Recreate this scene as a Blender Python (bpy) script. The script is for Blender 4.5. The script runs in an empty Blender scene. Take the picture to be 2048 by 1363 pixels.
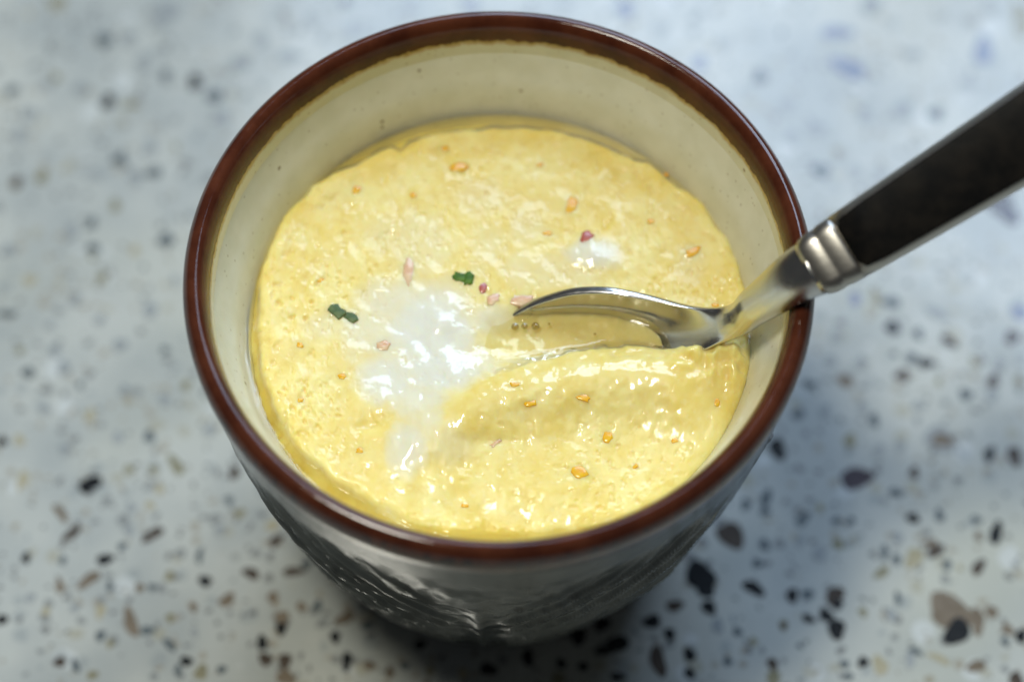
import bpy, math, random
import numpy as np

random.seed(7)
rng = np.random.default_rng(11)
MM = 0.001
CUP_H = 75.0                      # rim height above the counter, mm; all mm heights below are relative to the rim

# ------------------------------------------------------------------ camera, world, lamps, exposure
scene = bpy.context.scene
C = scene.collection
CAM_POS = np.array([1.998, -187.235, 330.824])          # mm, rim centre = origin
CAM_FW = np.array([0.0, 0.46933385, -0.8830208])
CAM_R = np.array([0.99992537, 0.01078787, 0.00573385])
CAM_U = np.array([-0.012217, 0.8829549, 0.46929882])
F_PX, PW, PH = 5290.12, 2048, 1363

from mathutils import Matrix, Vector
cam_data = bpy.data.cameras.new('camera')
cam = bpy.data.objects.new('camera', cam_data)
C.objects.link(cam)
m = Matrix.Identity(4)
for i in range(3):
    m[i][0] = CAM_R[i]; m[i][1] = CAM_U[i]; m[i][2] = -CAM_FW[i]
m[0][3] = CAM_POS[0] * MM; m[1][3] = CAM_POS[1] * MM; m[2][3] = (CAM_POS[2] + CUP_H) * MM
cam.matrix_world = m
cam_data.sensor_width = 36.0
cam_data.lens = F_PX / PW * 36.0
cam_data.clip_start = 0.01
cam_data.clip_end = 20.0
cam_data.dof.use_dof = True
cam_data.dof.focus_distance = 0.387
cam_data.dof.aperture_fstop = 6.3
cam_data.dof.aperture_blades = 7
scene.camera = cam

world = bpy.data.worlds.new('World')
scene.world = world
world.use_nodes = True
world.node_tree.nodes['Background'].inputs[0].default_value = (0.80, 0.84, 0.90, 1)
world.node_tree.nodes['Background'].inputs[1].default_value = 0.045

def area(name, direction, dist, size, power, colour, aim=(0, 0, 0.07)):
    L = bpy.data.lights.new(name, 'AREA')
    L.shape = 'RECTANGLE'
    L.size, L.size_y = size
    L.energy = power
    L.color = colour
    o = bpy.data.objects.new(name, L)
    C.objects.link(o)
    d = Vector(direction).normalized()
    o.location = Vector(aim) + d * dist
    o.rotation_euler = (-d).to_track_quat('-Z', 'Y').to_euler()
    return o

def dir_from(az, el):              # azimuth from the far side towards the right, elevation
    a, e = math.radians(az), math.radians(el)
    return (math.sin(a) * math.cos(e), math.cos(a) * math.cos(e), math.sin(e))

# cool window behind and to the right: four panes
wd = Vector(dir_from(17, 40))
wr = wd.cross(Vector((0, 0, 1))).normalized()
wu = wr.cross(wd).normalized()
for i in (-1, 1):
    for j in (-1, 1):
        p = wd * 1.5 + wr * (i * 0.25) + wu * (j * 0.25)
        area('window_pane_light', p, p.length, (0.44, 0.44), 4.9, (0.58, 0.75, 1.0))
# neutral ceiling fitting, a little to the left of overhead
area('ceiling_light', dir_from(-94, 77), 1.3, (0.30, 0.22), 10.3, (1.0, 0.98, 0.86))

scene.view_settings.view_transform = 'Standard'
scene.view_settings.look = 'None'
scene.view_settings.exposure = 0.07
scene.view_settings.gamma = 1.0
scene.view_settings.use_curve_mapping = False
scene.render.engine = 'CYCLES'
scene.cycles.use_denoising = True
scene.cycles.max_bounces = 7
scene.cycles.transparent_max_bounces = 16
scene.cycles.caustics_reflective = False
scene.cycles.caustics_refractive = False
scene.cycles.sample_clamp_indirect = 6.0

# ------------------------------------------------------------------ helpers
def at(px, py, z):
    """point (mm, rim-relative) at height z seen at photograph pixel px, py"""
    d = CAM_FW + CAM_R * ((px - PW / 2) / F_PX) - CAM_U * ((py - PH / 2) / F_PX)
    t = (z - CAM_POS[2]) / d[2]
    return CAM_POS + d * t

def to_px(x, y, z):
    q = np.stack([x - CAM_POS[0], y - CAM_POS[1], z - CAM_POS[2]], -1)
    dz = q @ CAM_FW
    return PW / 2 + F_PX * (q @ CAM_R) / dz, PH / 2 - F_PX * (q @ CAM_U) / dz

def smooth(a, b, x):
    t = np.clip((x - a) / (b - a), 0, 1)
    return t * t * (3 - 2 * t)

def vnoise(x, y, seed=0):
    """smooth value noise in -1..1"""
    xi = np.floor(x).astype(np.int64); yi = np.floor(y).astype(np.int64)
    fx = x - xi; fy = y - yi
    fx = fx * fx * fx * (fx * (fx * 6 - 15) + 10); fy = fy * fy * fy * (fy * (fy * 6 - 15) + 10)
    def h(a, b):
        n = (a * 374761393 + b * 668265263 + seed * 974711 + 1013904223) & 0xffffffff
        n = ((n ^ (n >> 13)) * 1274126177) & 0xffffffff
        n = (n ^ (n >> 16)) & 0xffff
        return n / 32767.5 - 1
    return (h(xi, yi) * (1 - fx) + h(xi + 1, yi) * fx) * (1 - fy) + (h(xi, yi + 1) * (1 - fx) + h(xi + 1, yi + 1) * fx) * fy

def fbm(x, y, seed=0, oct=3):
    s = 0; a = 1; t = 0
    for o in range(oct):
        s = s + a * vnoise(x * 2 ** o + 17.3 * o, y * 2 ** o - 9.1 * o, seed + o); t += a; a *= .5
    return s / t

def poly_sdf(px, py, poly):
    """signed distance to a polygon, negative inside"""
    P = np.array(poly, float)
    d = np.full(px.shape, 1e9); inside = np.zeros(px.shape, bool)
    n = len(P)
    for i in range(n):
        a = P[i]; b = P[(i + 1) % n]
        e = b - a
        t = np.clip(((px - a[0]) * e[0] + (py - a[1]) * e[1]) / (e @ e), 0, 1)
        d = np.minimum(d, np.hypot(px - a[0] - t * e[0], py - a[1] - t * e[1]))
        c = ((a[1] > py) != (b[1] > py))
        with np.errstate(divide='ignore', invalid='ignore'):
            xx = a[0] + (py - a[1]) / (b[1] - a[1] if b[1] != a[1] else 1e-9) * e[0]
        inside ^= c & (px < xx)
    return np.where(inside, -d, d)

def line_dist(px, py, pts):
    d = np.full(px.shape, 1e9)
    for a, b in zip(pts[:-1], pts[1:]):
        a = np.array(a, float); b = np.array(b, float); e = b - a
        t = np.clip(((px - a[0]) * e[0] + (py - a[1]) * e[1]) / (e @ e), 0, 1)
        d = np.minimum(d, np.hypot(px - a[0] - t * e[0], py - a[1] - t * e[1]))
    return d

def spline(pts, n):
    """Catmull-Rom through points, n samples"""
    P = np.array(pts, float)
    P = np.vstack([2 * P[0] - P[1], P, 2 * P[-1] - P[-2]])
    seg = len(P) - 3
    u = np.linspace(0, seg, n); i = np.minimum(u.astype(int), seg - 1); t = (u - i)[:, None]
    p0, p1, p2, p3 = P[i], P[i + 1], P[i + 2], P[i + 3]
    return .5 * ((2 * p1) + (-p0 + p2) * t + (2 * p0 - 5 * p1 + 4 * p2 - p3) * t ** 2 + (-p0 + 3 * p1 - 3 * p2 + p3) * t ** 3)

def mesh_obj(name, verts, faces, mat, parent=None, origin=(0, 0, 0), smooth_shade=True):
    """verts in mm, rim-relative; origin is the mm point the object's own origin sits at"""
    V = (np.asarray(verts, float) - np.asarray(origin, float)) * MM
    me = bpy.data.meshes.new(name)
    me.from_pydata([tuple(v) for v in V], [], faces)
    if smooth_shade:
        me.polygons.foreach_set('use_smooth', [True] * len(me.polygons))
    me.materials.append(mat)
    me.update()
    o = bpy.data.objects.new(name, me)
    C.objects.link(o)
    loc = Vector(np.asarray(origin, float) * MM)
    loc.z += CUP_H * MM
    if parent is not None:
        o.parent = parent
        o.location = loc - parent.location
    else:
        o.location = loc
    return o

def empty(name, origin):
    o = bpy.data.objects.new(name, None)
    o.empty_display_size = 0.01
    C.objects.link(o)
    o.location = (origin[0] * MM, origin[1] * MM, (origin[2] + CUP_H) * MM)
    return o

def tag(o, label=None, cat=None, group=None, kind=None):
    if label: o['label'] = label
    if cat: o['category'] = cat
    if group: o['group'] = group
    if kind: o['kind'] = kind
    return o

def grid_faces(nr, nc, wrap=True):
    f = []
    for i in range(nr - 1):
        for j in range(nc if wrap else nc - 1):
            k = (j + 1) % nc
            f.append((i * nc + j, i * nc + k, (i + 1) * nc + k, (i + 1) * nc + j))
    return f

class Nodes:
    def __init__(self, name):
        self.m = bpy.data.materials.new(name); self.m.use_nodes = True
        self.t = self.m.node_tree; self.t.nodes.clear()
        self.out = self.t.nodes.new('ShaderNodeOutputMaterial')
    def n(self, kind, **kw):
        nd = self.t.nodes.new('ShaderNode' + kind)
        for k, v in kw.items():
            setattr(nd, k, v)
        return nd
    def link(self, a, b): self.t.links.new(a, b)
    def val(self, sock, v):
        if hasattr(v, 'is_output') or isinstance(v, bpy.types.NodeSocket): self.link(v, sock)
        else: sock.default_value = v
    def math(self, op, a, b=0.0, c=0.0, clamp=False):
        nd = self.n('Math', operation=op); nd.use_clamp = clamp
        for s, v in zip(nd.inputs, (a, b, c)): self.val(s, v)
        return nd.outputs[0]
    def mix(self, f, a, b):
        nd = self.n('Mix', data_type='RGBA')
        self.val(nd.inputs[0], f); self.val(nd.inputs[6], a); self.val(nd.inputs[7], b)
        return nd.outputs[2]
    def ramp(self, f, a, b, interp='SMOOTHSTEP'):
        nd = self.n('MapRange', interpolation_type=interp)
        self.val(nd.inputs[0], f); nd.inputs[1].default_value = a; nd.inputs[2].default_value = b
        return nd.outputs[0]
    def coord(self):
        return self.n('TexCoord').outputs['Object']
    def noise(self, vec, scale, detail=2.0, rough=.5, dist=0.0):
        nd = self.n('TexNoise'); self.link(vec, nd.inputs['Vector'])
        nd.inputs['Scale'].default_value = scale; nd.inputs['Detail'].default_value = detail
        nd.inputs['Roughness'].default_value = rough; nd.inputs['Distortion'].default_value = dist
        return nd
    def vor(self, vec, scale, feature='F1', rand=1.0):
        nd = self.n('TexVoronoi', feature=feature); self.link(vec, nd.inputs['Vector'])
        nd.inputs['Scale'].default_value = scale; nd.inputs['Randomness'].default_value = rand
        return nd
    def bump(self, h, strength, dist, normal=None):
        nd = self.n('Bump'); self.link(h, nd.inputs['Height'])
        nd.inputs['Strength'].default_value = strength; nd.inputs['Distance'].default_value = dist
        if normal is not None: self.link(normal, nd.inputs['Normal'])
        return nd.outputs[0]
    def bsdf(self, **kw):
        nd = self.n('BsdfPrincipled')
        for k, v in kw.items():
            self.val(nd.inputs[k.replace('_', ' ')], v)
        self.link(nd.outputs[0], self.out.inputs['Surface'])
        return nd
def rgb(r, g, b): return (r, g, b, 1.0)

# ------------------------------------------------------------------ materials
def mat_counter():
    M = Nodes('quartz'); co = M.coord()
    n1 = M.noise(co, 45, 3).outputs[0]
    base = M.mix(M.ramp(n1, .35, .65), rgb(.385, .41, .395), rgb(.50, .515, .475))
    n2 = M.noise(co, 18, 2).outputs[0]
    base = M.mix(M.math('MULTIPLY', M.ramp(n2, .5, .75), .5), base, rgb(.52, .52, .42))
    for sc, thr, col, amt in ((150, .20, (.62, .65, .64), .6), (260, .24, (.29, .32, .32), .55), (210, .20, (.36, .34, .25), .6), (330, .22, (.17, .18, .18), .7), (520, .24, (.11, .11, .11), .7), (430, .24, (.30, .26, .19), .65)):
        mp = M.n('Mapping'); mp.inputs['Location'].default_value = (sc * .01, sc * .013, 0); M.link(co, mp.inputs[0])
        wob = M.n('VectorMath', operation='MULTIPLY_ADD')
        nz = M.noise(mp.outputs[0], sc * 1.7, 1)
        M.link(nz.outputs[1], wob.inputs[0]); wob.inputs[1].default_value = (.0016,) * 3; M.link(mp.outputs[0], wob.inputs[2])
        v = M.vor(wob.outputs[0], sc)
        sel = M.n('SeparateColor'); M.link(v.outputs['Color'], sel.inputs[0])
        k = M.math('MULTIPLY', M.ramp(M.math('SUBTRACT', M.math('MULTIPLY', sel.outputs[1], thr * 1.7), v.outputs['Distance']), -.02, .05), M.math('GREATER_THAN', sel.outputs[0], .55))
        base = M.mix(M.math('MULTIPLY', k, amt), base, rgb(*col))
    r = M.noise(co, 700, 2).outputs[0]
    M.bsdf(Base_Color=base, Roughness=M.math('MULTIPLY_ADD', r, .10, .10), Specular_IOR_Level=.5,
           Normal=M.bump(M.noise(co, 160, 2).outputs[0], .10, .0005))
    return M.m

def mat_chip(name, a, b, rough=.14):
    M = Nodes(name); co = M.coord()
    oi = M.n('ObjectInfo')
    n = M.noise(co, 350, 3, .6).outputs[0]
    f = M.math('ADD', M.math('MULTIPLY', M.ramp(n, .3, .7), .6), M.math('MULTIPLY', oi.outputs['Random'], .4))
    M.bsdf(Base_Color=M.mix(f, rgb(*a), rgb(*b)), Roughness=rough, Specular_IOR_Level=.5)
    return M.m

def mat_glaze():
    M = Nodes('stoneware_glaze'); co = M.coord()
    sep = M.n('SeparateXYZ'); M.link(co, sep.inputs[0])
    z = M.math('MULTIPLY', sep.outputs[2], 1000.0)          # mm below the rim
    zrel = M.math('SUBTRACT', z, CUP_H)
    rad = M.math('MULTIPLY', M.math('SQRT', M.math('ADD', M.math('MULTIPLY', sep.outputs[0], sep.outputs[0]), M.math('MULTIPLY', sep.outputs[1], sep.outputs[1]))), 1000.0)
    # radius of the middle of the wall as a function of height: tells inside from outside
    inside = M.n('Attribute', attribute_name='inside').outputs['Fac']
    jag = M.noise(co, 520, 3, .65).outputs[0]
    jag2 = M.noise(co, 70, 2).outputs[0]
    edge = M.math('ADD', M.math('MULTIPLY_ADD', jag, 1.7, -.85), M.math('MULTIPLY_ADD', jag2, 1.3, -.65))
    zz = M.math('ADD', zrel, edge)
    brown_in = M.ramp(zz, -2.9, -2.5)
    brown_out = M.ramp(zz, -4.7, -4.1)
    ochre = M.math('MULTIPLY', M.ramp(zz, -3.9, -2.9), inside)
    n = M.noise(co, 260, 3).outputs[0]
    cream = M.mix(M.ramp(n, .3, .7), rgb(.70, .69, .55), rgb(.76, .75, .62))
    sp = M.vor(co, 330)
    sel = M.n('SeparateColor'); M.link(sp.outputs['Color'], sel.inputs[0])
    dots = M.math('MULTIPLY', M.ramp(sp.outputs['Distance'], .16, .06), M.math('GREATER_THAN', sel.outputs[0], .80))
    cream = M.mix(M.math('MULTIPLY', dots, .8), cream, rgb(.22, .16, .08))
    sp2 = M.vor(co, 900)
    sel2 = M.n('SeparateColor'); M.link(sp2.outputs['Color'], sel2.inputs[0])
    dots2 = M.math('MULTIPLY', M.ramp(sp2.outputs['Distance'], .25, .1), M.math('GREATER_THAN', sel2.outputs[0], .72))
    cream = M.mix(M.math('MULTIPLY', dots2, .45), cream, rgb(.34, .27, .15))
    cream = M.mix(M.math('MULTIPLY', ochre, .85), cream, rgb(.42, .25, .03))
    no = M.noise(co, 60, 4, .6).outputs[0]
    grey = M.mix(M.ramp(no, .35, .68), rgb(.042, .047, .045), rgb(.095, .103, .097))
    sp3 = M.vor(co, 260)
    sel3 = M.n('SeparateColor'); M.link(sp3.outputs['Color'], sel3.inputs[0])
    dots3 = M.math('MULTIPLY', M.ramp(sp3.outputs['Distance'], .35, .15), M.math('GREATER_THAN', sel3.outputs[0], .7))
    grey = M.mix(M.math('MULTIPLY', dots3, .7), grey, rgb(.03, .03, .03))
    body = M.mix(inside, grey, cream)
    nb = M.noise(co, 140, 4, .65).outputs[0]
    brown = M.mix(M.ramp(nb, .3, .7), rgb(.050, .012, .006), rgb(.098, .028, .013))
    # thin dark runs where the brown glaze broke on the outer shoulder
    st = M.n('Mapping'); M.link(co, st.inputs[0]); st.inputs['Scale'].default_value = (1, 1, .25)
    runs = M.noise(st.outputs[0], 900, 2, .6).outputs[0]
    runs_on = M.math('MULTIPLY', M.math('MULTIPLY', M.ramp(runs, .50, .60), M.ramp(zrel, .4, -.3)), M.math('SUBTRACT', 1.0, inside))
    brown = M.mix(M.math('MULTIPLY', runs_on, .8), brown, rgb(.008, .006, .008))
    bmask = M.math('ADD', M.math('MULTIPLY', brown_in, inside), M.math('MULTIPLY', brown_out, M.math('SUBTRACT', 1.0, inside)), clamp=True)
    col = M.mix(bmask, body, brown)
    rough = M.math('MULTIPLY_ADD', M.noise(co, 400, 2).outputs[0], .12, M.math('MULTIPLY_ADD', bmask, -.075, .10))
    h = M.math('ADD', M.noise(co, 130, 2).outputs[0], M.math('MULTIPLY', M.noise(co, 1300, 2).outputs[0], .18))
    M.bsdf(Base_Color=col, Roughness=rough, Specular_IOR_Level=M.math('SUBTRACT', M.math('MULTIPLY_ADD', M.math('MAXIMUM', inside, bmask), .35, .15), M.math('MULTIPLY', M.math('MULTIPLY', inside, bmask), .25)), Normal=M.bump(h, .22, .00035))
    return M.m

def mat_custard():
    M = Nodes('egg_custard'); co = M.coord()
    at_w = M.n('Attribute', attribute_name='white').outputs['Fac']
    at_s = M.n('Attribute', attribute_name='smoothness').outputs['Fac']
    n1 = M.noise(co, 160, 3, .6).outputs[0]
    n2 = M.noise(co, 480, 3, .6, .4).outputs[0]
    n3 = M.noise(co, 75, 2).outputs[0]
    a = M.mix(M.ramp(n1, .32, .68), rgb(.87, .69, .195), rgb(.92, .79, .33))
    a = M.mix(M.math('MULTIPLY', M.ramp(n2, .50, .72), M.math('MULTIPLY_ADD', at_s, -.35, .45)), a, rgb(.74, .54, .10))
    a = M.mix(M.math('MULTIPLY', M.ramp(n3, .50, .72), .45), a, rgb(.85, .66, .20))
    a = M.mix(M.math('MULTIPLY', M.ramp(M.noise(co, 900, 2).outputs[0], .58, .72), .2), a, rgb(.93, .84, .55))
    a = M.mix(at_w, a, rgb(.80, .785, .66))
    vb = M.vor(co, 620, 'SMOOTH_F1')
    h = M.math('ADD', M.math('MULTIPLY', vb.outputs['Distance'], .55), M.math('MULTIPLY', M.noise(co, 750, 3, .6).outputs[0], .7))
    h = M.math('MULTIPLY', h, M.math('MULTIPLY_ADD', at_s, -.82, 1.0))
    nrm = M.bump(h, .15, .0004)
    wet = M.ramp(M.noise(co, 210, 3, .6).outputs[0], .42, .60)
    b = M.bsdf(Base_Color=a, Roughness=M.math('MULTIPLY_ADD', M.noise(co, 300, 2).outputs[0], .2, .30), Subsurface_Weight=.75,
               Subsurface_Scale=.002, Specular_IOR_Level=.4, Coat_Weight=M.math('MAXIMUM', M.math('MULTIPLY', wet, .5), M.math('MULTIPLY', at_s, .9)), Coat_Roughness=.05, Normal=nrm)
    M.link(M.bump(h, .08, .0004), b.inputs['Coat Normal'])
    b.inputs['Subsurface Radius'].default_value = (1.0, .75, .30)
    return M.m

def mat_broth():
    M = Nodes('clear_broth'); co = M.coord()
    tr = M.n('BsdfTransparent'); tr.inputs[0].default_value = rgb(.975, .955, .84)
    gl = M.n('BsdfGlossy'); gl.inputs['Roughness'].default_value = .03
    fr = M.n('Fresnel'); fr.inputs[0].default_value = 1.36
    nrm = M.bump(M.noise(co, 170, 2).outputs[0], .32, .0006)
    M.link(nrm, gl.inputs['Normal']); M.link(nrm, fr.inputs['Normal'])
    mx = M.n('MixShader'); M.link(fr.outputs[0], mx.inputs[0]); M.link(tr.outputs[0], mx.inputs[1]); M.link(gl.outputs[0], mx.inputs[2])
    M.link(mx.outputs[0], M.out.inputs['Surface'])
    return M.m

def mat_steel(name, rough=.10, col=(.70, .685, .65)):
    M = Nodes(name); co = M.coord()
    mp = M.n('Mapping'); M.link(co, mp.inputs[0]); mp.inputs['Scale'].default_value = (1, 6, 6)
    n = M.noise(mp.outputs[0], 500, 3).outputs[0]
    M.bsdf(Base_Color=rgb(*col), Metallic=1.0, Roughness=M.math('MULTIPLY_ADD', n, .14, rough),
           Normal=M.bump(n, .12, .0001))
    return M.m

def mat_simple(name, a, b, scale, rough, sss=0.0, bump=.4, coat=0.0, spec=.5):
    M = Nodes(name); co = M.coord()
    n = M.noise(co, scale, 3, .6).outputs[0]
    nd = M.bsdf(Base_Color=M.mix(M.ramp(n, .3, .7), rgb(*a), rgb(*b)), Roughness=rough, Subsurface_Weight=sss, Subsurface_Scale=.001, Specular_IOR_Level=spec,
                Coat_Weight=coat, Coat_Roughness=.05, Normal=M.bump(n, bump, .0003))
    return M.m

GLAZE = mat_glaze(); CUSTARD = mat_custard(); BROTH = mat_broth(); QUARTZ = mat_counter()
STEEL = mat_steel('polished_steel', .17, (.62, .61, .59)); STEEL2 = mat_steel('worn_steel', .30, (.47, .445, .40))
BLACK = mat_simple('black_inlay', (.006, .006, .006), (.014, .012, .010), 300, .34, bump=.15, spec=.04)
YOLK = mat_simple('yolk', (.92, .40, .008), (.95, .52, .02), 500, .25, .3, coat=.4)
HAM = mat_simple('ham', (.76, .42, .23), (.84, .58, .34), 500, .25, .4, coat=.5)
RED = mat_simple('red_ham', (.42, .08, .06), (.58, .18, .12), 500, .25, .3, coat=.6)
HERB = mat_simple('herb', (.04, .11, .008), (.11, .21, .02), 600, .4, .1, spec=.2)
HERB2 = mat_simple('soaked_herb', (.06, .11, .035), (.14, .19, .07), 600, .4, .2, spec=.25)

# ------------------------------------------------------------------ counter and its stone chips
def slab():
    s, t = 700.0, 30.0
    z1 = -CUP_H; z0 = z1 - t; b = 2.0
    v = [(-s, -s, z0), (s, -s, z0), (s, s, z0), (-s, s, z0), (-s, -s, z1 - b), (s, -s, z1 - b), (s, s, z1 - b), (-s, s, z1 - b),
         (-s + b, -s + b, z1), (s - b, -s + b, z1), (s - b, s - b, z1), (-s + b, s - b, z1)]
    f = [(3, 2, 1, 0), (0, 1, 5, 4), (1, 2, 6, 5), (2, 3, 7, 6), (3, 0, 4, 7), (4, 5, 9, 8), (5, 6, 10, 9), (6, 7, 11, 10), (7, 4, 8, 11), (8, 9, 10, 11)]
    return mesh_obj('countertop', v, f, QUARTZ, None, (0, 0, -CUP_H), False)
counter = tag(slab(), 'pale grey polished stone countertop speckled with dark chips', 'countertop', kind='structure')

CH = {
 'K': mat_chip('chip_black', (.010, .011, .012), (.028, .03, .032)),
 'D': mat_chip('chip_dark_brown', (.055, .044, .036), (.10, .08, .065)),
 'B': mat_chip('chip_brown', (.15, .12, .085), (.23, .19, .145)),
 'O': mat_chip('chip_olive', (.20, .19, .12), (.30, .28, .19)),
 'T': mat_chip('chip_tan', (.36, .33, .22), (.44, .40, .29)),
 'S': mat_chip('chip_slate', (.08, .10, .11), (.15, .175, .18)),
 'G': mat_chip('chip_grey', (.25, .275, .28), (.36, .38, .375)),
 'P': mat_chip('chip_plum', (.045, .036, .042), (.085, .07, .08)),
 'U': mat_chip('chip_blue_grey', (.16, .19, .27), (.24, .27, .36)),
}
chips = []
def C_(s):
    for ln in s.strip().splitlines():
        for it in ln.split(';'):
            it = it.split()
            if it: chips.append((float(it[1]), float(it[2]), float(it[3]), float(it[4]) if len(it) > 4 else float(it[3]), float(it[5]) if len(it) > 5 else 0., it[0]))
C_('''
K 172 972 32 30 20; K 190 962 30 26 30; K 4 882 20; T 46 960 24 38; D 144 1065 46 20 50; D 306 1068 44 22 35; K 52 1115 20; S 125 1120 17; K 210 1118 38 20 0; B 177 1159 46 24 35
B 120 1172 18 28; S 220 1172 15 22; K 410 1161 24 24; D 469 945 22 26; S 458 1000 18; S 299 873 24; O 352 930 44 22 -50; D 502 1146 34 22 -10; B 454 1199 38 22 25; B 546 1194 20 28
D 587 1142 44 18 0; S 613 1128 19; D 553 1080 38 18 45; S 635 1211 21; B 603 1212 20; K 563 1253 27 28; B 563 1233 28 26; B 262 1244 58 28 -60; S 295 1260 28 20; S 201 1270 24 18 30; O 220 1286 14 18
S 339 1288 34 15 -35; K 373 1321 26 20; S 443 1338 18; O 402 1343 30 28; K 524 1284 20 34; D 531 1317 34 22 -40; D 570 1321 30 28; K 670 1273 22; K 694 1321 22 34; D 120 1323 22; S 151 1330 14 30 20; O 185 1349 22 18
K 4 1238 22; B 572 1354 40 28; S 356 1340 16 24; G 258 1061 20 26; S 244 1092 18; S 399 1111 14 30; O 258 939 20; O 308 939 18; G 129 899 24; G 236 875 24; T 39 880 22; B 279 1175 18; S 304 1174 16; B 387 1214 18
O 339 1151 20; B 122 1026 42 18 -50; O 480 1026 20; G 389 1264 18; T 319 978 20; G 262 1015 22; T 201 1221 20 28; T 92 1221 18; G 60 1195 20; T 300 1010 18; G 150 1215 18; O 340 1235 18; G 440 1060 24; T 545 1050 24
K 1555 897 36 42 20; P 1713 956 72 38 22; D 1462 1070 68 42 -35; K 1400 1150 56 60 0; K 1412 1175 40 36; K 1507 1175 46 26 -20; K 1584 1190 28 26; S 1615 1188 24; D 1669 1190 34 40 -30; K 1675 1208 24 20; K 1652 1229 28
K 1673 1257 40 36; K 1617 1236 28 17 -15; O 1567 1249 20; D 1567 1250 14; K 1418 1214 36 24 -20; K 1379 1308 28 24; D 1545 1327 24; O 1507 1282 17; S 1606 1037 34 22 45; S 1532 995 22 34 -20; S 1530 1022 20; S 1492 1008 20 24
S 1673 1041 17; S 1702 1041 17; O 1676 1087 22; S 1529 1089 22; S 1514 1126 20; B 1900 1222 96 62 -15; K 1914 1262 60 46 25; B 1955 1240 30 50; B 1983 1223 26; K 1992 1065 26 44 -20; B 1957 1072 18; D 1957 1133 36 22 40; K 1826 1035 26 22
S 1879 1030 20 26; S 1791 985 26 18 -15; D 1828 945 22; K 1979 908 22 32 -20; D 2029 912 32 36; O 1700 880 22 30; G 1879 877 62 50; B 1885 880 40 30; D 1872 1100 42 20 25; B 1860 1085 30 16; S 1769 1104 16 30; S 1793 1118 20; T 1828 1115 46 32 30; S 1894 1129 20
G 1795 1074 22; O 1763 1144 36 18 25; S 1796 1196 15 24; G 1783 1229 22 28; O 1726 1223 18; K 1726 1323 22; S 1689 1327 18; S 1831 1301 28 14 -25; G 1820 1318 22 30; T 1879 1316 50 13 -28; B 1953 1331 44 20 5; B 2016 1257 30 18 -30; K 2042 1271 26; D 2033 1358 30
S 2010 1282 18; S 1697 1351 22 12; O 1547 1356 30; S 1455 1321 18; S 1953 1039 20 16; G 1640 1105 28; O 1640 1015 16; T 1760 1330 28 40; G 1600 1080 22; S 1475 1262 18; G 1435 1250 26
K 840 1288 24 20; K 977 1337 32 26 -10; K 1056 1314 26 30; K 1122 1326 20; K 1166 1332 20; K 1304 1242 40 24; K 1226 1290 68 32 15; K 1339 1267 24; K 1379 1345 22; D 1316 1320 34 58 10; K 1236 1352 30 16; O 1116 1358 30; T 926 1346 18 26; K 1157 1270 34; K 1204 1247 30; B 740 1330 26 18; B 780 1345 20; S 810 1330 16; S 735 1250 24 18; B 690 1235 40 24 20; O 860 1340 18; G 890 1355 24; D 1350 1210 40 20
U 1710 597 26 28; O 1752 592 20 36 25; S 1782 604 42 22; K 1785 655 32 26; S 1836 667 22; D 1898 683 34 22 -30; K 1852 726 30 22 10; S 1823 716 24; D 1805 751 28 26; B 1691 761 34 26; S 1619 768 28 18; S 1748 840 20 28; S 1931 789 24; D 1986 762 30 22 25; G 1984 790 26
D 2024 674 32 28; U 2040 625 34; G 1838 811 28 20; G 1726 815 20 26; S 1597 827 26 20 30; G 1873 625 58 20 -30; G 1661 721 24; G 1723 727 26; G 1673 673 24; G 1758 900 24; G 1650 818 20; O 1878 763 16; O 1950 725 20; G 2000 725 22; O 2038 762 20; G 1800 890 22
U 1697 137 66 44 -25; S 1519 155 30; G 1741 12 40; U 1967 102 40 60; G 1574 212 36; G 1584 277 30; G 1632 258 50 28; S 1642 342 40 30 -35; O 1676 306 22; G 1731 232 32; G 1803 219 40; S 1871 229 28; G 1823 109 44 20; G 1710 345 24 30; U 1399 126 30; U 1673 65 60 28; D 1997 405 64 40 15; P 2020 430 40; O 2044 40 40 70; G 1440 90 26; G 1935 170 30; G 1760 350 24; G 1680 320 20
O 114 6 30; G 330 29 50 60; S 209 81 32; G 257 79 30; G 286 121 32 26; K 391 165 30; S 429 193 32 30; K 216 204 28; O 260 211 34 14; G 480 128 46 26; G 521 80 30; G 576 114 34 26; S 24 182 24; G 161 180 28; S 238 319 34 22; S 308 345 30 24; G 271 356 30; D 33 365 20 28; O 84 354 26; S 332 480 30; S 183 446 22; G 143 462 24 38; O 231 411 18 28; G 446 238 34; G 300 300 28; S 330 150 22; G 187 350 24; S 187 497 26 20; G 60 230 28; G 95 170 26; G 40 270 30; O 112 155 18; G 320 250 20; G 350 240 18
S 15 628 38 14; S 57 745 26 22; G 128 735 24 32; O 205 555 22; G 110 700 24; G 330 800 24; O 372 770 20; G 240 690 28; G 150 600 24; G 300 620 30; T 60 560 24; G 250 780 22; T 180 830 24; G 90 820 22; G 420 860 24; S 330 700 16; G 20 500 26; T 270 500 20; G 100 650 18; G 200 640 20; S 160 770 14; O 40 700 16; G 350 560 18; G 700 60 30; G 620 40 26; G 820 20 30; G 1130 10 24; U 1250 20 34; G 1320 60 28; S 690 5 20; U 940 8 40 20
''')
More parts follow.
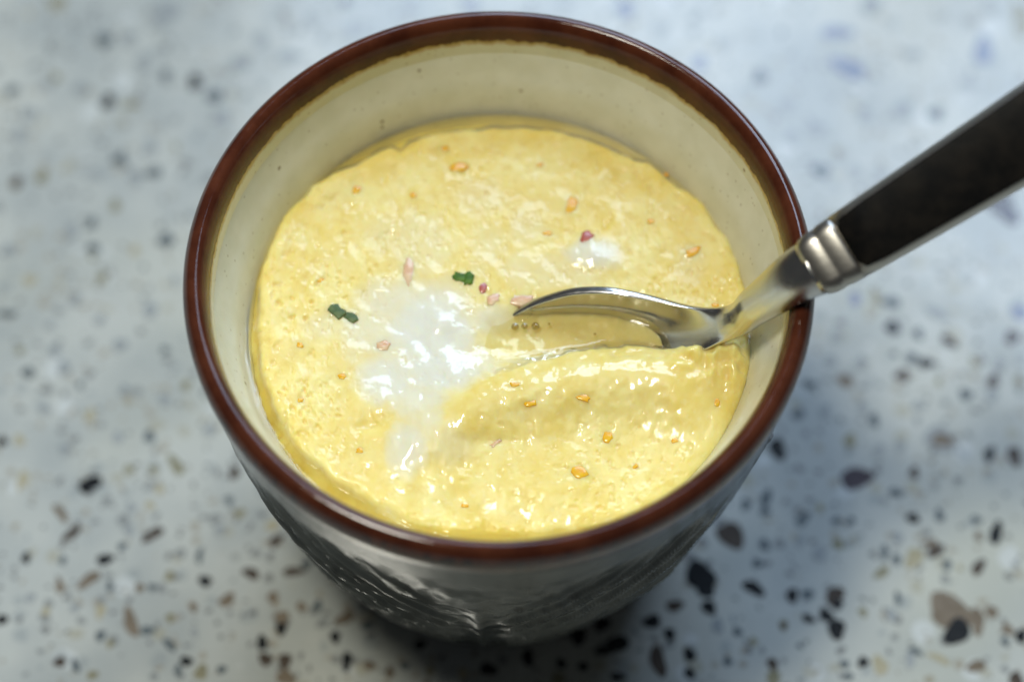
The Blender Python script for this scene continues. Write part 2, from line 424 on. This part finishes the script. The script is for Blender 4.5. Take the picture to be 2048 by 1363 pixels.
# a sparse continuation of the stone beyond the frame and between the larger chips
for k in range(60):
    chips.append((random.uniform(-80, 2130), random.uniform(-60, 1420), random.uniform(9, 16), random.uniform(9, 16), random.uniform(0, 180), random.choice('GGTOSTB')))
def chip_mesh(w, h, ang, px, py, lift):
    c = at(px, py, -CUP_H)
    sc = (c - CAM_POS) @ CAM_FW / F_PX
    n = 16
    k0 = random.uniform(0, 6.28); k1 = random.uniform(0, 6.28)
    fr = [1 + .13 * math.sin(4 * math.pi * i / n + k0) + .12 * math.sin(6 * math.pi * i / n + k1) + random.uniform(-.05, .05) for i in range(n)]
    P = []
    for i in range(n):
        t = 2 * math.pi * i / n
        x = .5 * w * sc * math.cos(t) * fr[i]; y = .5 * h * sc * math.sin(t) * fr[i]
        a = math.radians(ang)
        X = x * math.cos(a) - y * math.sin(a); Y = (x * math.sin(a) + y * math.cos(a)) / .883
        P.append((c[0] + X, c[1] + Y))
    top = -CUP_H + lift
    v = [(x, y, top) for x, y in P] + [(x, y, top - 1.5) for x, y in P]
    f = [tuple(range(n))] + [(i, n + i, n + (i + 1) % n, (i + 1) % n) for i in range(n)]
    return v, f, (c[0], c[1], top)
visible = [c for c in chips]
for k, (px, py, w, h, a, col) in enumerate(visible[:300]):
    big = w * h
    v, f, o = chip_mesh(w, h, a, px, py, .03 + .0004 * k)
    mesh_obj('stone_chip', v, f, CH[col], counter, o, False)
rest = {}
for k, (px, py, w, h, a, col) in enumerate(visible[300:]):
    v, f, o = chip_mesh(w, h, a, px, py, .02 + .0001 * k)
    V, F = rest.setdefault(col, ([], []))
    b = len(V); V += v; F += [tuple(i + b for i in q) for q in f]
for col, (V, F) in rest.items():
    o = mesh_obj('small_stone_chips', V, F, CH[col], counter, (0, 0, -CUP_H), False)
    o['kind'] = 'stuff'

# ------------------------------------------------------------------ cup
cup = tag(empty('cup', (0, 0, -CUP_H)), 'stoneware cup with brown glazed rim, cream inside and grey carved outside', 'cup')
NT = 480
th = np.linspace(0, 2 * np.pi, NT, endpoint=False)
def lathe(name, prof, relief=None, wob=.0):
    prof = np.array(prof, float)
    nr = len(prof)
    R = np.repeat(prof[:, 0][:, None], NT, 1); Z = np.repeat(prof[:, 1][:, None], NT, 1)
    T = np.repeat(th[None, :], nr, 0)
    R = R + wob * (np.sin(2 * T + .6) * .5 + np.sin(3 * T + 2.0) * .35)
    if relief is not None: R = R + relief(T, Z, R)
    v = np.stack([R * np.cos(T), R * np.sin(T), Z], -1).reshape(-1, 3)
    o = mesh_obj(name, v, grid_faces(nr, NT), GLAZE, cup, (0, 0, -CUP_H))
    ins = np.ones(nr) if name == 'inner_wall' else np.zeros(nr) if name == 'outer_wall' else (np.arange(nr) < nr * .5).astype(float)
    a = o.data.attributes.new('inside', 'FLOAT', 'POINT')
    a.data.foreach_set('value', np.repeat(ins, NT).astype(np.float32))
    return o
def curve(pts, n): return spline(pts, n)
outer_pts = [(45.0, -5.0), (44.1, -12), (42.9, -21), (41.2, -31), (38.6, -42), (35.4, -53), (32.2, -63), (29.6, -70), (28.6, -73.2), (28.4, -74.4), (27.2, -75.0), (24.0, -75.0)]
def relief(T, Z, R):
    # leaf-like carving, six times round: curved ridges that sweep down and meet in a stem
    u = ((T + math.pi / 2 + .06) / (2 * np.pi) * 3.0 + .5) % 1.0 - .5          # -.5 .. .5 across one motif, 0 at the stem
    au = np.abs(u)
    env = smooth(-10, -17, Z) * smooth(-73, -66, Z)
    h = np.zeros_like(Z)
    hz = -Z
    for k, (z0, slope, bend, wdt, amp) in enumerate([(61, 92, 45, 1.0, .42), (55, 90, 30, .8, .34), (48, 84, 35, .9, .46), (40.5, 80, 20, .8, .34), (33, 72, 20, 1.0, .40), (66.5, 80, 70, .9, .40), (26, 70, 10, .7, .28), (70, 60, 60, .7, .3)]):
        line = z0 + 6 - slope * 1.5 * au + bend * 1.2 * au * au + .8 * np.sin(9 * u + k)
        h += amp * np.exp(-((hz - line) / wdt) ** 2) * smooth(.02, .07, au) * smooth(.47, .36, au)
    h += .35 * np.exp(-(u / .012) ** 2) * smooth(-20, -32, Z)
    h += .16 * fbm(T * 14, Z * .22, 5, 3)
    return 2.1 * h * env
po = curve(outer_pts, 190)
lathe('outer_wall', po, relief, .12)
rim_pts = [(41.35, -5.6), (41.6, -3.2), (41.8, -1.4), (42.2, -.1), (42.9, .95), (43.7, 1.25), (44.5, .9), (45.2, -.1), (45.45, -1.3), (45.35, -3.0), (45.0, -5.0)]
lathe('glazed_rim', curve(rim_pts, 44), None, .12)
inner_pts = [(.05, -68), (8, -68), (18, -67.5), (25, -65), (29, -58), (32.2, -46), (34.8, -33), (36.4, -22), (37.3, -16.8), (38.7, -12), (40.2, -8.5), (41.35, -5.6)]
lathe('inner_wall', curve(inner_pts, 90), None, .12)

# ------------------------------------------------------------------ custard: one height field, features laid out where they lie in the cup
LIQ = -16.8
def wall_r(z): return np.interp(z, [-68, -58, -46, -33, -22, -16.8, -12, -8.5], [25, 29, 32.2, 34.8, 36.4, 37.3, 38.7, 40.2])
OUT = [(512, 650), (520, 560), (538, 490), (566, 430), (622, 372), (690, 333), (770, 296), (790, 292), (806, 296), (850, 268), (900, 254), (985, 250), (1050, 248), (1130, 258), (1200, 280), (1300, 326), (1350, 362), (1400, 405), (1455, 470), (1482, 530), (1492, 600), (1500, 690), (1494, 770), (1465, 850), (1420, 920), (1370, 968), (1310, 1010), (1240, 1040), (1150, 1062), (1000, 1074), (900, 1066), (820, 1048), (740, 1010), (650, 950), (585, 885), (545, 815), (520, 740)]
BASIN = [(985, 652), (1010, 640), (1075, 604), (1160, 586), (1280, 596), (1400, 626), (1468, 648), (1446, 694), (1395, 706), (1335, 702), (1255, 690), (1150, 705), (1060, 720), (990, 730), (970, 690)]
RIDGE = [(850, 870), (930, 826), (1040, 795), (1150, 778), (1260, 765), (1350, 780), (1395, 815)]
WHITES = [(860, 660, 75, 75, 1.0), (880, 735, 70, 45, 1.0), (800, 610, 70, 40, .7), (780, 755, 50, 45, .9), (835, 790, 55, 40, .75), (815, 900, 32, 44, .75), (845, 845, 32, 45, .55), (1185, 510, 44, 26, .85), (985, 640, 40, 24, .7), (840, 500, 50, 60, .25),
          (1050, 450, 26, 30, .22), (770, 480, 30, 34, .2), (960, 400, 40, 30, .15), (1010, 660, 30, 20, .55), (1130, 545, 60, 30, .28), (1040, 540, 30, 30, .25), (720, 700, 30, 30, .3), (960, 720, 40, 30, .6), (1380, 530, 26, 30, .2), (900, 900, 40, 30, .3), (760, 660, 60, 40, .6), (975, 500, 28, 40, .2), (650, 650, 34, 26, .35)]
def custard_fields(x, y, fine=True):
    px, py = to_px(x, y, np.full_like(x, LIQ + .8))
    wx = px + 9 * fbm(px / 30, py / 30, 31, 2); wy = py + 9 * fbm(px / 30, py / 30, 41, 2)
    edge = poly_sdf(px + 7 * fbm(px / 45, py / 45, 71, 2 if fine else 1), py + 7 * fbm(px / 45, py / 45, 73, 2 if fine else 1), OUT)      # px, negative inside
    z = np.full_like(x, LIQ + 1.15)
    z += .35 * fbm(px / 190, py / 190, 3, 2)
    white = np.zeros_like(x)
    for cx, cy, a, b, s in WHITES:
        d = ((wx - cx) / a) ** 2 + ((wy - cy) / b) ** 2
        white = np.maximum(white, s * smooth(3.0, .0, d))
    # hump thrown up in front of the spoon
    rd = line_dist(wx, wy, RIDGE)
    ends = smooth(840, 960, px) * smooth(1420, 1330, px)
    z += 3.2 * np.exp(-(rd / 68) ** 2) * (.55 + .45 * ends)
    # low trough left of the spoon where the egg white pools
    z -= .55 * np.exp(-(((wx - 870) / 105) ** 2 + ((wy - 680) / 100) ** 2))
    z += .7 * np.exp(-(((wx - 885) / 42) ** 2 + ((wy - 650) / 50) ** 2)) + .7 * np.exp(-(((wx - 895) / 50) ** 2 + ((wy - 735) / 32) ** 2))
    z += .30 * white * fbm(px / 48, py / 48, 23, 2)
    z += .55 * np.exp(-(((wx - 1190) / 55) ** 2 + ((wy - 512) / 32) ** 2))
    z -= .8 * np.exp(-(((wx - 740) / 34) ** 2 + ((wy - 845) / 18) ** 2))
    z -= .4 * np.exp(-(((wx - 985) / 75) ** 2 + ((wy - 885) / 14) ** 2))
    # crumbled curd against the neck of the spoon
    cd = ((wx - 1428) / 68) ** 2 + ((wy - 730) / 50) ** 2
    z += 3.7 * np.exp(-cd) * (1 + .55 * fbm(px / 30, py / 30, 8, 2))
    # scooped basin
    bs = poly_sdf(wx * .5 + px * .5, wy * .5 + py * .5, BASIN)
    soft = smooth(1130, 990, px)
    basin = smooth(14 + 26 * soft, -22 - 22 * soft, bs)
    z = z * (1 - basin) + (LIQ - .75 + .18 * fbm(px / 30, py / 30, 19, 2)) * basin
    # foam texture
    smoothness = np.clip(np.exp(-(rd / 85) ** 2) * 1.1 + basin + .9 * white + .35 * np.exp(-(((px - 1000) / 260) ** 2 + ((py - 560) / 190) ** 2)), 0, 1)
    patch = smooth(-.25, .45, fbm(px / 120, py / 120, 77, 2))
    rough = (1 - .85 * smoothness) * (.35 + .65 * patch) * (1 + .9 * smooth(760, 600, px))
    z += .22 * (1 - .8 * smoothness) * fbm(px / 40, py / 40, 51, 2)
    if fine: z += rough * (.09 * fbm(px / 19, py / 19, 53, 2) + .03 * fbm(px / 8, py / 8, 61, 2))
    pock = np.clip(fbm(px / 13, py / 13, 91, 2) - .22, 0, 1)
    if fine: z -= rough * .55 * pock
    z += .10 * fbm(px / 45, py / 45, 15, 2)
    # rounded ragged edge dropping under the broth
    e = smooth(-22, 6, edge)
    z -= .9 * e * e + 2.3 * smooth(-8, 20, edge)
    lip = np.exp(-((edge + 26) / 12) ** 2)
    z += .14 * lip * (1 + .8 * fbm(px / 22, py / 22, 33, 2))
    # surface sags towards the front where it drew away from the wall
    z -= .9 * smooth(960, 1080, py)
    return z, np.maximum(white * (1 - .6 * basin), .22 * basin), smoothness, px, py

NR, NA = 330, 860
rr = np.linspace(0, 1, NR) ** .72
RR, TT = np.meshgrid(rr, np.linspace(0, 2 * np.pi, NA, endpoint=False), indexing='ij')
RAD = 37.75
GX = RR * RAD * np.cos(TT); GY = RR * RAD * np.sin(TT)
GZ, GW, GS, GPX, GPY = custard_fields(GX, GY)
lim = wall_r(GZ) + .35
GR = np.hypot(GX, GY)
k = np.minimum(1, lim / np.maximum(GR, 1e-6))
cv = np.stack([GX * k, GY * k, GZ], -1).reshape(-1, 3)
cust = empty('custard', (0, 0, -30))
tag(cust, 'soft yellow egg custard with a spoon-scooped hollow filling the cup', 'custard')
# side skirt under the surface so that it is a body, not a sheet
nv = len(cv)
sk = []
for zz in (-30, -45, -60):
    r_ = wall_r(np.array(zz)) - .2
    sk.append(np.stack([r_ * np.cos(TT[0]), r_ * np.sin(TT[0]), np.full(NA, float(zz))], -1))
allv = np.vstack([cv] + sk)
cf = grid_faces(NR + 3, NA)
surf = mesh_obj('curd', allv, cf, CUSTARD, cust, (0, 0, -30))
for nm, arr in (('white', GW), ('smoothness', GS)):
    a = surf.data.attributes.new(nm, 'FLOAT', 'POINT')
    a.data.foreach_set('value', np.concatenate([arr.ravel(), np.zeros(3 * NA)]).astype(np.float32))
def custard_z(px, py):
    p = at(px, py, LIQ + .8)
    for _ in range(4):
        z, *_r = custard_fields(np.array([p[0]]), np.array([p[1]]))
        z = float(z[0]); q = at(px, py, z); 
        p = q
    return p

# ------------------------------------------------------------------ spoon
spoon = empty('spoon', at(1590, 560, 0))
tag(spoon, 'small steel spoon with black inlaid handle resting in the custard on the cup rim', 'spoon')
T_, J_ = at(945, 716, -23.2), at(1440, 650, -10.0)
K0, K_, C0 = at(1515, 608, -3.0), at(1588, 556, 3.6), at(1640, 528, 6.6)
E_ = at(2420, 40, 31.0)
axis_pts = np.vstack([spline([T_, .5 * (T_ + J_) + np.array([0, 0, -.5]), J_, K0, K_, C0], 260)])
seglen = np.concatenate([[0], np.cumsum(np.linalg.norm(np.diff(axis_pts, axis=0), axis=1))])
LJ = seglen[np.argmin(np.linalg.norm(axis_pts - J_, axis=1))]
LT = seglen[-1]
def frame(tan, phi):
    a = tan / np.linalg.norm(tan)
    w = np.cross(a, [0, 0, 1]); w /= np.linalg.norm(w)
    if w[1] < 0: w = -w
    n = np.cross(a, w); n = n if n[2] > 0 else -n
    w2 = w * math.cos(phi) + n * math.sin(phi); n2 = -w * math.sin(phi) + n * math.cos(phi)
    return w2, n2
NS, NQ = 170, 49
ss = np.concatenate([np.linspace(0, .12, 26)[:-1], np.linspace(.12, LJ / LT, 90)[:-1], np.linspace(LJ / LT, 1, 56)]) * LT
NS = len(ss)
AP = np.stack([np.interp(ss, seglen, axis_pts[:, i]) for i in range(3)], -1)
tan = np.gradient(AP, axis=0)
# smooth the tangents
for _ in range(6): tan[1:-1] = (tan[:-2] + tan[1:-1] * 2 + tan[2:]) / 4
b = ss / LJ                                     # 0 at the tip, 1 at the neck
hw = np.where(b < 1.0, np.interp(b, [0, .005, .02, .06, .14, .28, .45, .6, .75, .88, 1.0], [.05, .9, 1.9, 3.4, 5.5, 7.9, 9.0, 8.3, 6.0, 3.7, 2.5]),
              np.interp(ss, [LJ, LJ + 4, LJ + 8, LT - 4, LT], [2.5, 2.45, 2.8, 3.8, 4.3]))
for _ in range(40): hw[24:-1] = (hw[23:-2] + 2 * hw[24:-1] + hw[25:]) / 4
dep = np.where(b < 1.06, 5.6 * np.clip(np.sin(np.pi * np.clip(b, 0, 1.06) / 1.06), 0, 1) ** np.where(b < .5, .75, 1.15), 0)
blend = smooth(.72, 1.22, b)                     # bowl section -> solid neck section
nh = np.interp(ss, [LJ, LJ + 5, LT - 3, LT], [1.7, 2.3, 3.4, 3.7])
phi = np.interp(b, [0, .66, 1.3, 2], [math.radians(46), math.radians(46), math.radians(10), math.radians(14)])
q = np.linspace(-1, 1, NQ)
q = np.sin(q * np.pi / 2)
rows = []
for i in range(NS):
    w_, n_ = frame(tan[i], phi[i])
    aq = np.abs(q)
    up_b = -dep[i] * (1 - np.clip(aq / .90, 0, 1) ** 2) - .55 * (np.clip(aq - .90, 0, 1) / .10) ** 2 * min(1, hw[i] / 4)
    th_b = 1.5 * np.clip((1 - np.abs(q) ** 14), 0, 1) ** .5 * min(1, hw[i] / 1.2)
    c2 = np.sqrt(np.clip(1 - np.abs(q) ** 2.4, 0, 1)) * nh[i]
    up = (1 - blend[i]) * (up_b + .35 * th_b) + blend[i] * c2
    lo = (1 - blend[i]) * (up_b - .65 * th_b) - blend[i] * c2
    qq = np.concatenate([q, q[::-1][1:-1]]); zz = np.concatenate([up, lo[::-1][1:-1]])
    rows.append(AP[i] + np.outer(qq * hw[i], w_) + np.outer(zz, n_))
sv = np.array(rows); nc = sv.shape[1]
spv = np.vstack([sv.reshape(-1, 3)])
spf = grid_faces(NS, nc) + [tuple(range(nc))[::-1], tuple((NS - 1) * nc + i for i in range(nc))]
bowl = mesh_obj('bowl', spv, spf, STEEL, spoon, T_)
# collar and handle: bevelled rectangular sections swept along a straight line
hd = E_ - C0; hl = np.linalg.norm(hd); hd /= hl
w_h, n_h = frame(hd, math.radians(20))
def bar(name, mat, stations, origin, bev=.28, seg=5):
    """stations: (distance along handle, half width, half height, lateral shift, normal shift)"""
    rows = []
    for s, a, h, dw, dn in stations:
        ring = []
        r = min(a, h) * bev * 2
        for cx, cy, a0 in ((1, 1, 0), (-1, 1, 90), (-1, -1, 180), (1, -1, 270)):
            for k in range(seg):
                t = math.radians(a0 + 90 * k / (seg - 1))
                ring.append(C0 + hd * s + w_h * (dw + cx * (a - r) + r * math.cos(t)) + n_h * (dn + cy * (h - r) + r * math.sin(t)))
        rows.append(ring)
    V = np.array(rows); n = V.shape[1]
    F = grid_faces(len(rows), n) + [tuple(range(n))[::-1], tuple((len(rows) - 1) * n + i for i in range(n))]
    o = mesh_obj(name, V.reshape(-1, 3), F, mat, spoon, origin)
    return o
bar('collar', STEEL2, [(-1.8, 3.7, 3.0, 0, 0), (-1.0, 4.3, 3.4, 0, 0), (0, 4.6, 3.65, 0, 0), (1.0, 4.68, 3.7, 0, 0), (1.4, 4.6, 3.62, 0, 0), (1.8, 4.6, 3.62, 0, 0), (2.2, 4.75, 3.8, 0, 0), (4.0, 4.9, 3.85, 0, 0), (4.6, 4.8, 3.75, 0, 0)], C0, .26)
bar('handle', STEEL2, [(4.0, 4.85, 3.7, 0, 0), (8, 5.1, 3.75, 0, 0), (30, 6.0, 3.9, 0, 0), (hl, 7.6, 4.3, 0, 0), (hl + 1, 6.8, 3.7, 0, 0)], C0, .26)
bar('black_inlay', BLACK, [(4.7, 2.6, .4, -.1, 3.5), (5.6, 3.9, .7, -.1, 3.5), (9, 4.25, .75, -.1, 3.5), (30, 5.1, .75, -.1, 3.65), (hl - 4, 6.5, .75, -.1, 4.0), (hl - 3, 5.9, .5, -.1, 4.0)], C0, .22)

# ------------------------------------------------------------------ broth: clear liquid around and over the low parts of the custard
zc = custard_fields(GX, GY, False)[0]
broth_z = LIQ + .24 * smooth(-.9, .35, zc - LIQ)
broth_z += .22 * np.exp(-np.clip(wall_r(LIQ) * (1 - RR), 0, 9) / .5)
# meniscus along the spoon: intersection of the bowl's inside with the liquid level
inner = sv[:, :NQ, :]
hits = []
for i in range(NS):
    r = inner[i]
    for j in range(NQ - 1):
        if (r[j, 2] - LIQ) * (r[j + 1, 2] - LIQ) < 0:
            t = (LIQ - r[j, 2]) / (r[j + 1, 2] - r[j, 2]); hits.append(r[j] + t * (r[j + 1] - r[j])) if j > NQ // 2 else None
hits = np.array(hits)
BX = RR * 37.7 * np.cos(TT); BY = RR * 37.7 * np.sin(TT)
if len(hits):
    hp = hits[::3, :2]
    dmin = line_dist(BX, BY, list(hp))
    broth_z += np.where(zc < LIQ - .3, .55 * np.exp(-dmin / .7), 0)
bv = np.stack([BX, BY, broth_z], -1).reshape(-1, 3)
broth = mesh_obj('broth', bv, grid_faces(NR, NA), BROTH, None, (0, 0, LIQ))
tag(broth, 'clear pale broth pooled in the scooped hollow and round the custard edge', 'broth')

# ------------------------------------------------------------------ flecks, ham, herbs, bubbles
def lump(name, px, py, w, h, ang, mat, parent, thick=.8, sink=.35, rough=.3, n=11, lift=None, seed=None):
    p = custard_z(px, py)
    zt = max(p[2], LIQ) if lift is None else lift
    p = at(px, py, zt)
    sc = (p - CAM_POS) @ CAM_FW / F_PX
    rs = random.Random(seed if seed is not None else int(px * 7 + py))
    fr = [1 + rs.uniform(-rough, rough) for _ in range(n)]
    a = math.radians(ang)
    rows = []
    for rad, dz in ((1.0, -1.0), (1.06, .0), (.95, .7), (.65, .95), (.25, 1.0)):
        row = []
        for i in range(n):
            t = 2 * math.pi * i / n
            bx_ = max(abs(math.cos(t)), abs(math.sin(t))) ** -.55
            x = .5 * w * sc * math.cos(t) * fr[i] * rad * bx_; y = .5 * h * sc * math.sin(t) * fr[i] * rad * bx_
            X = x * math.cos(a) - y * math.sin(a); Y = (x * math.sin(a) + y * math.cos(a)) / .883
            row.append((p[0] + X, p[1] + Y, p[2] + thick * (dz * .5 + .5 - sink) + rs.uniform(-.05, .05) * thick))
        rows.append(row)
    V = np.array(rows).reshape(-1, 3)
    F = grid_faces(5, n) + [tuple(range(n))[::-1], tuple(4 * n + i for i in range(n))]
    return mesh_obj(name, V, F, mat, parent, p)
for (px, py, w, h, a) in [(1143, 410, 24, 36, -20), (920, 334, 32, 21, 10), (713, 378, 22, 18, 0), (827, 391, 15, 11, 0), (1387, 502, 34, 17, 30), (1216, 869, 20, 25, 10), (1159, 943, 30, 25, 15),
                          (1030, 769, 22, 9, 0), (1061, 804, 22, 15, 0), (1163, 792, 34, 13, -25), (890, 296, 18, 10, 0), (1302, 442, 14, 9, 0), (684, 752, 16, 12, 0), (1432, 803, 16, 14, -20), (1095, 466, 20, 9, 0), (1340, 640, 12, 9, 0), (1330, 350, 14, 9, 10), (600, 690, 14, 10, 0), (640, 560, 12, 9, 0), (1270, 930, 14, 10, 20), (930, 1010, 13, 9, 0), (720, 900, 16, 10, -10), (1080, 330, 12, 8, 0), (1430, 610, 14, 9, 0), (600, 800, 13, 9, 0), (1350, 880, 13, 10, 0)]:
    lump('yolk_fleck', px, py, w, h, a, YOLK, cust, .30, .70, .24)
def bit(name, px, py, w, h, a, mat, label, cat, group, thick=.42, sink=.78, **k):
    return tag(lump(name, px, py, w, h, a, mat, None, thick, sink, **k), label, cat, group)
HG = 'ham scraps in the custard'
bit('ham_scrap', 1174, 474, 22, 27, -25, RED, 'dark red ham crumb on smooth custard behind the spoon bowl', 'ham', HG, .8)
bit('ham_scrap', 815, 546, 22, 54, 0, HAM, 'upright pink ham strip left of the bright green herb', 'ham', HG)
bit('ham_scrap', 1042, 597, 44, 24, 12, HAM, 'salmon pink ham piece touching the far edge of the spoon bowl', 'ham', HG, .5)
bit('ham_scrap', 967, 574, 15, 22, 10, RED, 'tiny rosy ham crumb just right of the bright green herb', 'ham', HG)
bit('ham_scrap', 986, 598, 30, 20, 10, HAM, 'peach ham scrap between rosy crumb and spoon tip', 'ham', HG)
bit('ham_scrap', 766, 691, 26, 18, 15, HAM, 'pale ham scrap in egg white below the dull green herb', 'ham', HG)
bit('ham_scrap', 993, 884, 34, 9, 40, HAM, 'thin tan ham sliver in front of the custard hump', 'ham', HG)
h1 = empty('herb_leaf', custard_z(927, 555))
tag(h1, 'bright green herb scrap left of the spoon tip', 'herb', 'herb scraps on the custard')
lump('leaf', 920, 553, 26, 18, -15, HERB, h1, .3, .5, .22, 13); lump('leaf', 937, 557, 18, 26, -10, HERB, h1, .35, .45, .22, 12)
h2 = empty('herb_leaf', custard_z(690, 628))
tag(h2, 'dull dark green two-lobed herb scrap near the left side of the custard', 'herb', 'herb scraps on the custard')
lump('leaf', 674, 622, 36, 22, -35, HERB2, h2, .3, .65, .22, 13); lump('leaf', 702, 634, 32, 18, -20, HERB2, h2, .3, .6, .22, 12)

def bubble(px, py, d):
    p = at(px, py, LIQ + .1); sc = (p - CAM_POS) @ CAM_FW / F_PX; r = d * .5 * sc
    V = []; n = 16
    for i in range(7):
        e = math.radians(-20 + 110 * i / 6 * .99)
        for j in range(n):
            t = 2 * math.pi * j / n
            V.append((p[0] + r * math.cos(e) * math.cos(t), p[1] + r * math.cos(e) * math.sin(t), p[2] + r * .8 * math.sin(e)))
    o = mesh_obj('bubble', V, grid_faces(7, n) + [tuple(6 * n + j for j in range(n))], BUB, broth, p)
    return o
Mb = Nodes('bubble_film')
tr = Mb.n('BsdfTransparent'); tr.inputs[0].default_value = rgb(.72, .66, .46)
gl = Mb.n('BsdfGlossy'); gl.inputs['Roughness'].default_value = .02
lw = Mb.n('LayerWeight'); lw.inputs[0].default_value = .35
mx = Mb.n('MixShader'); Mb.link(lw.outputs['Facing'], mx.inputs[0]); Mb.link(tr.outputs[0], mx.inputs[1]); Mb.link(gl.outputs[0], mx.inputs[2])
Mb.link(mx.outputs[0], Mb.out.inputs['Surface'])
BUB = Mb.m
for px, py, d in ((1030, 653, 15), (1049, 652, 13), (1071, 652, 16), (1322, 697, 12), (1098, 648, 6), (1190, 668, 6)):
    bubble(px, py, d)
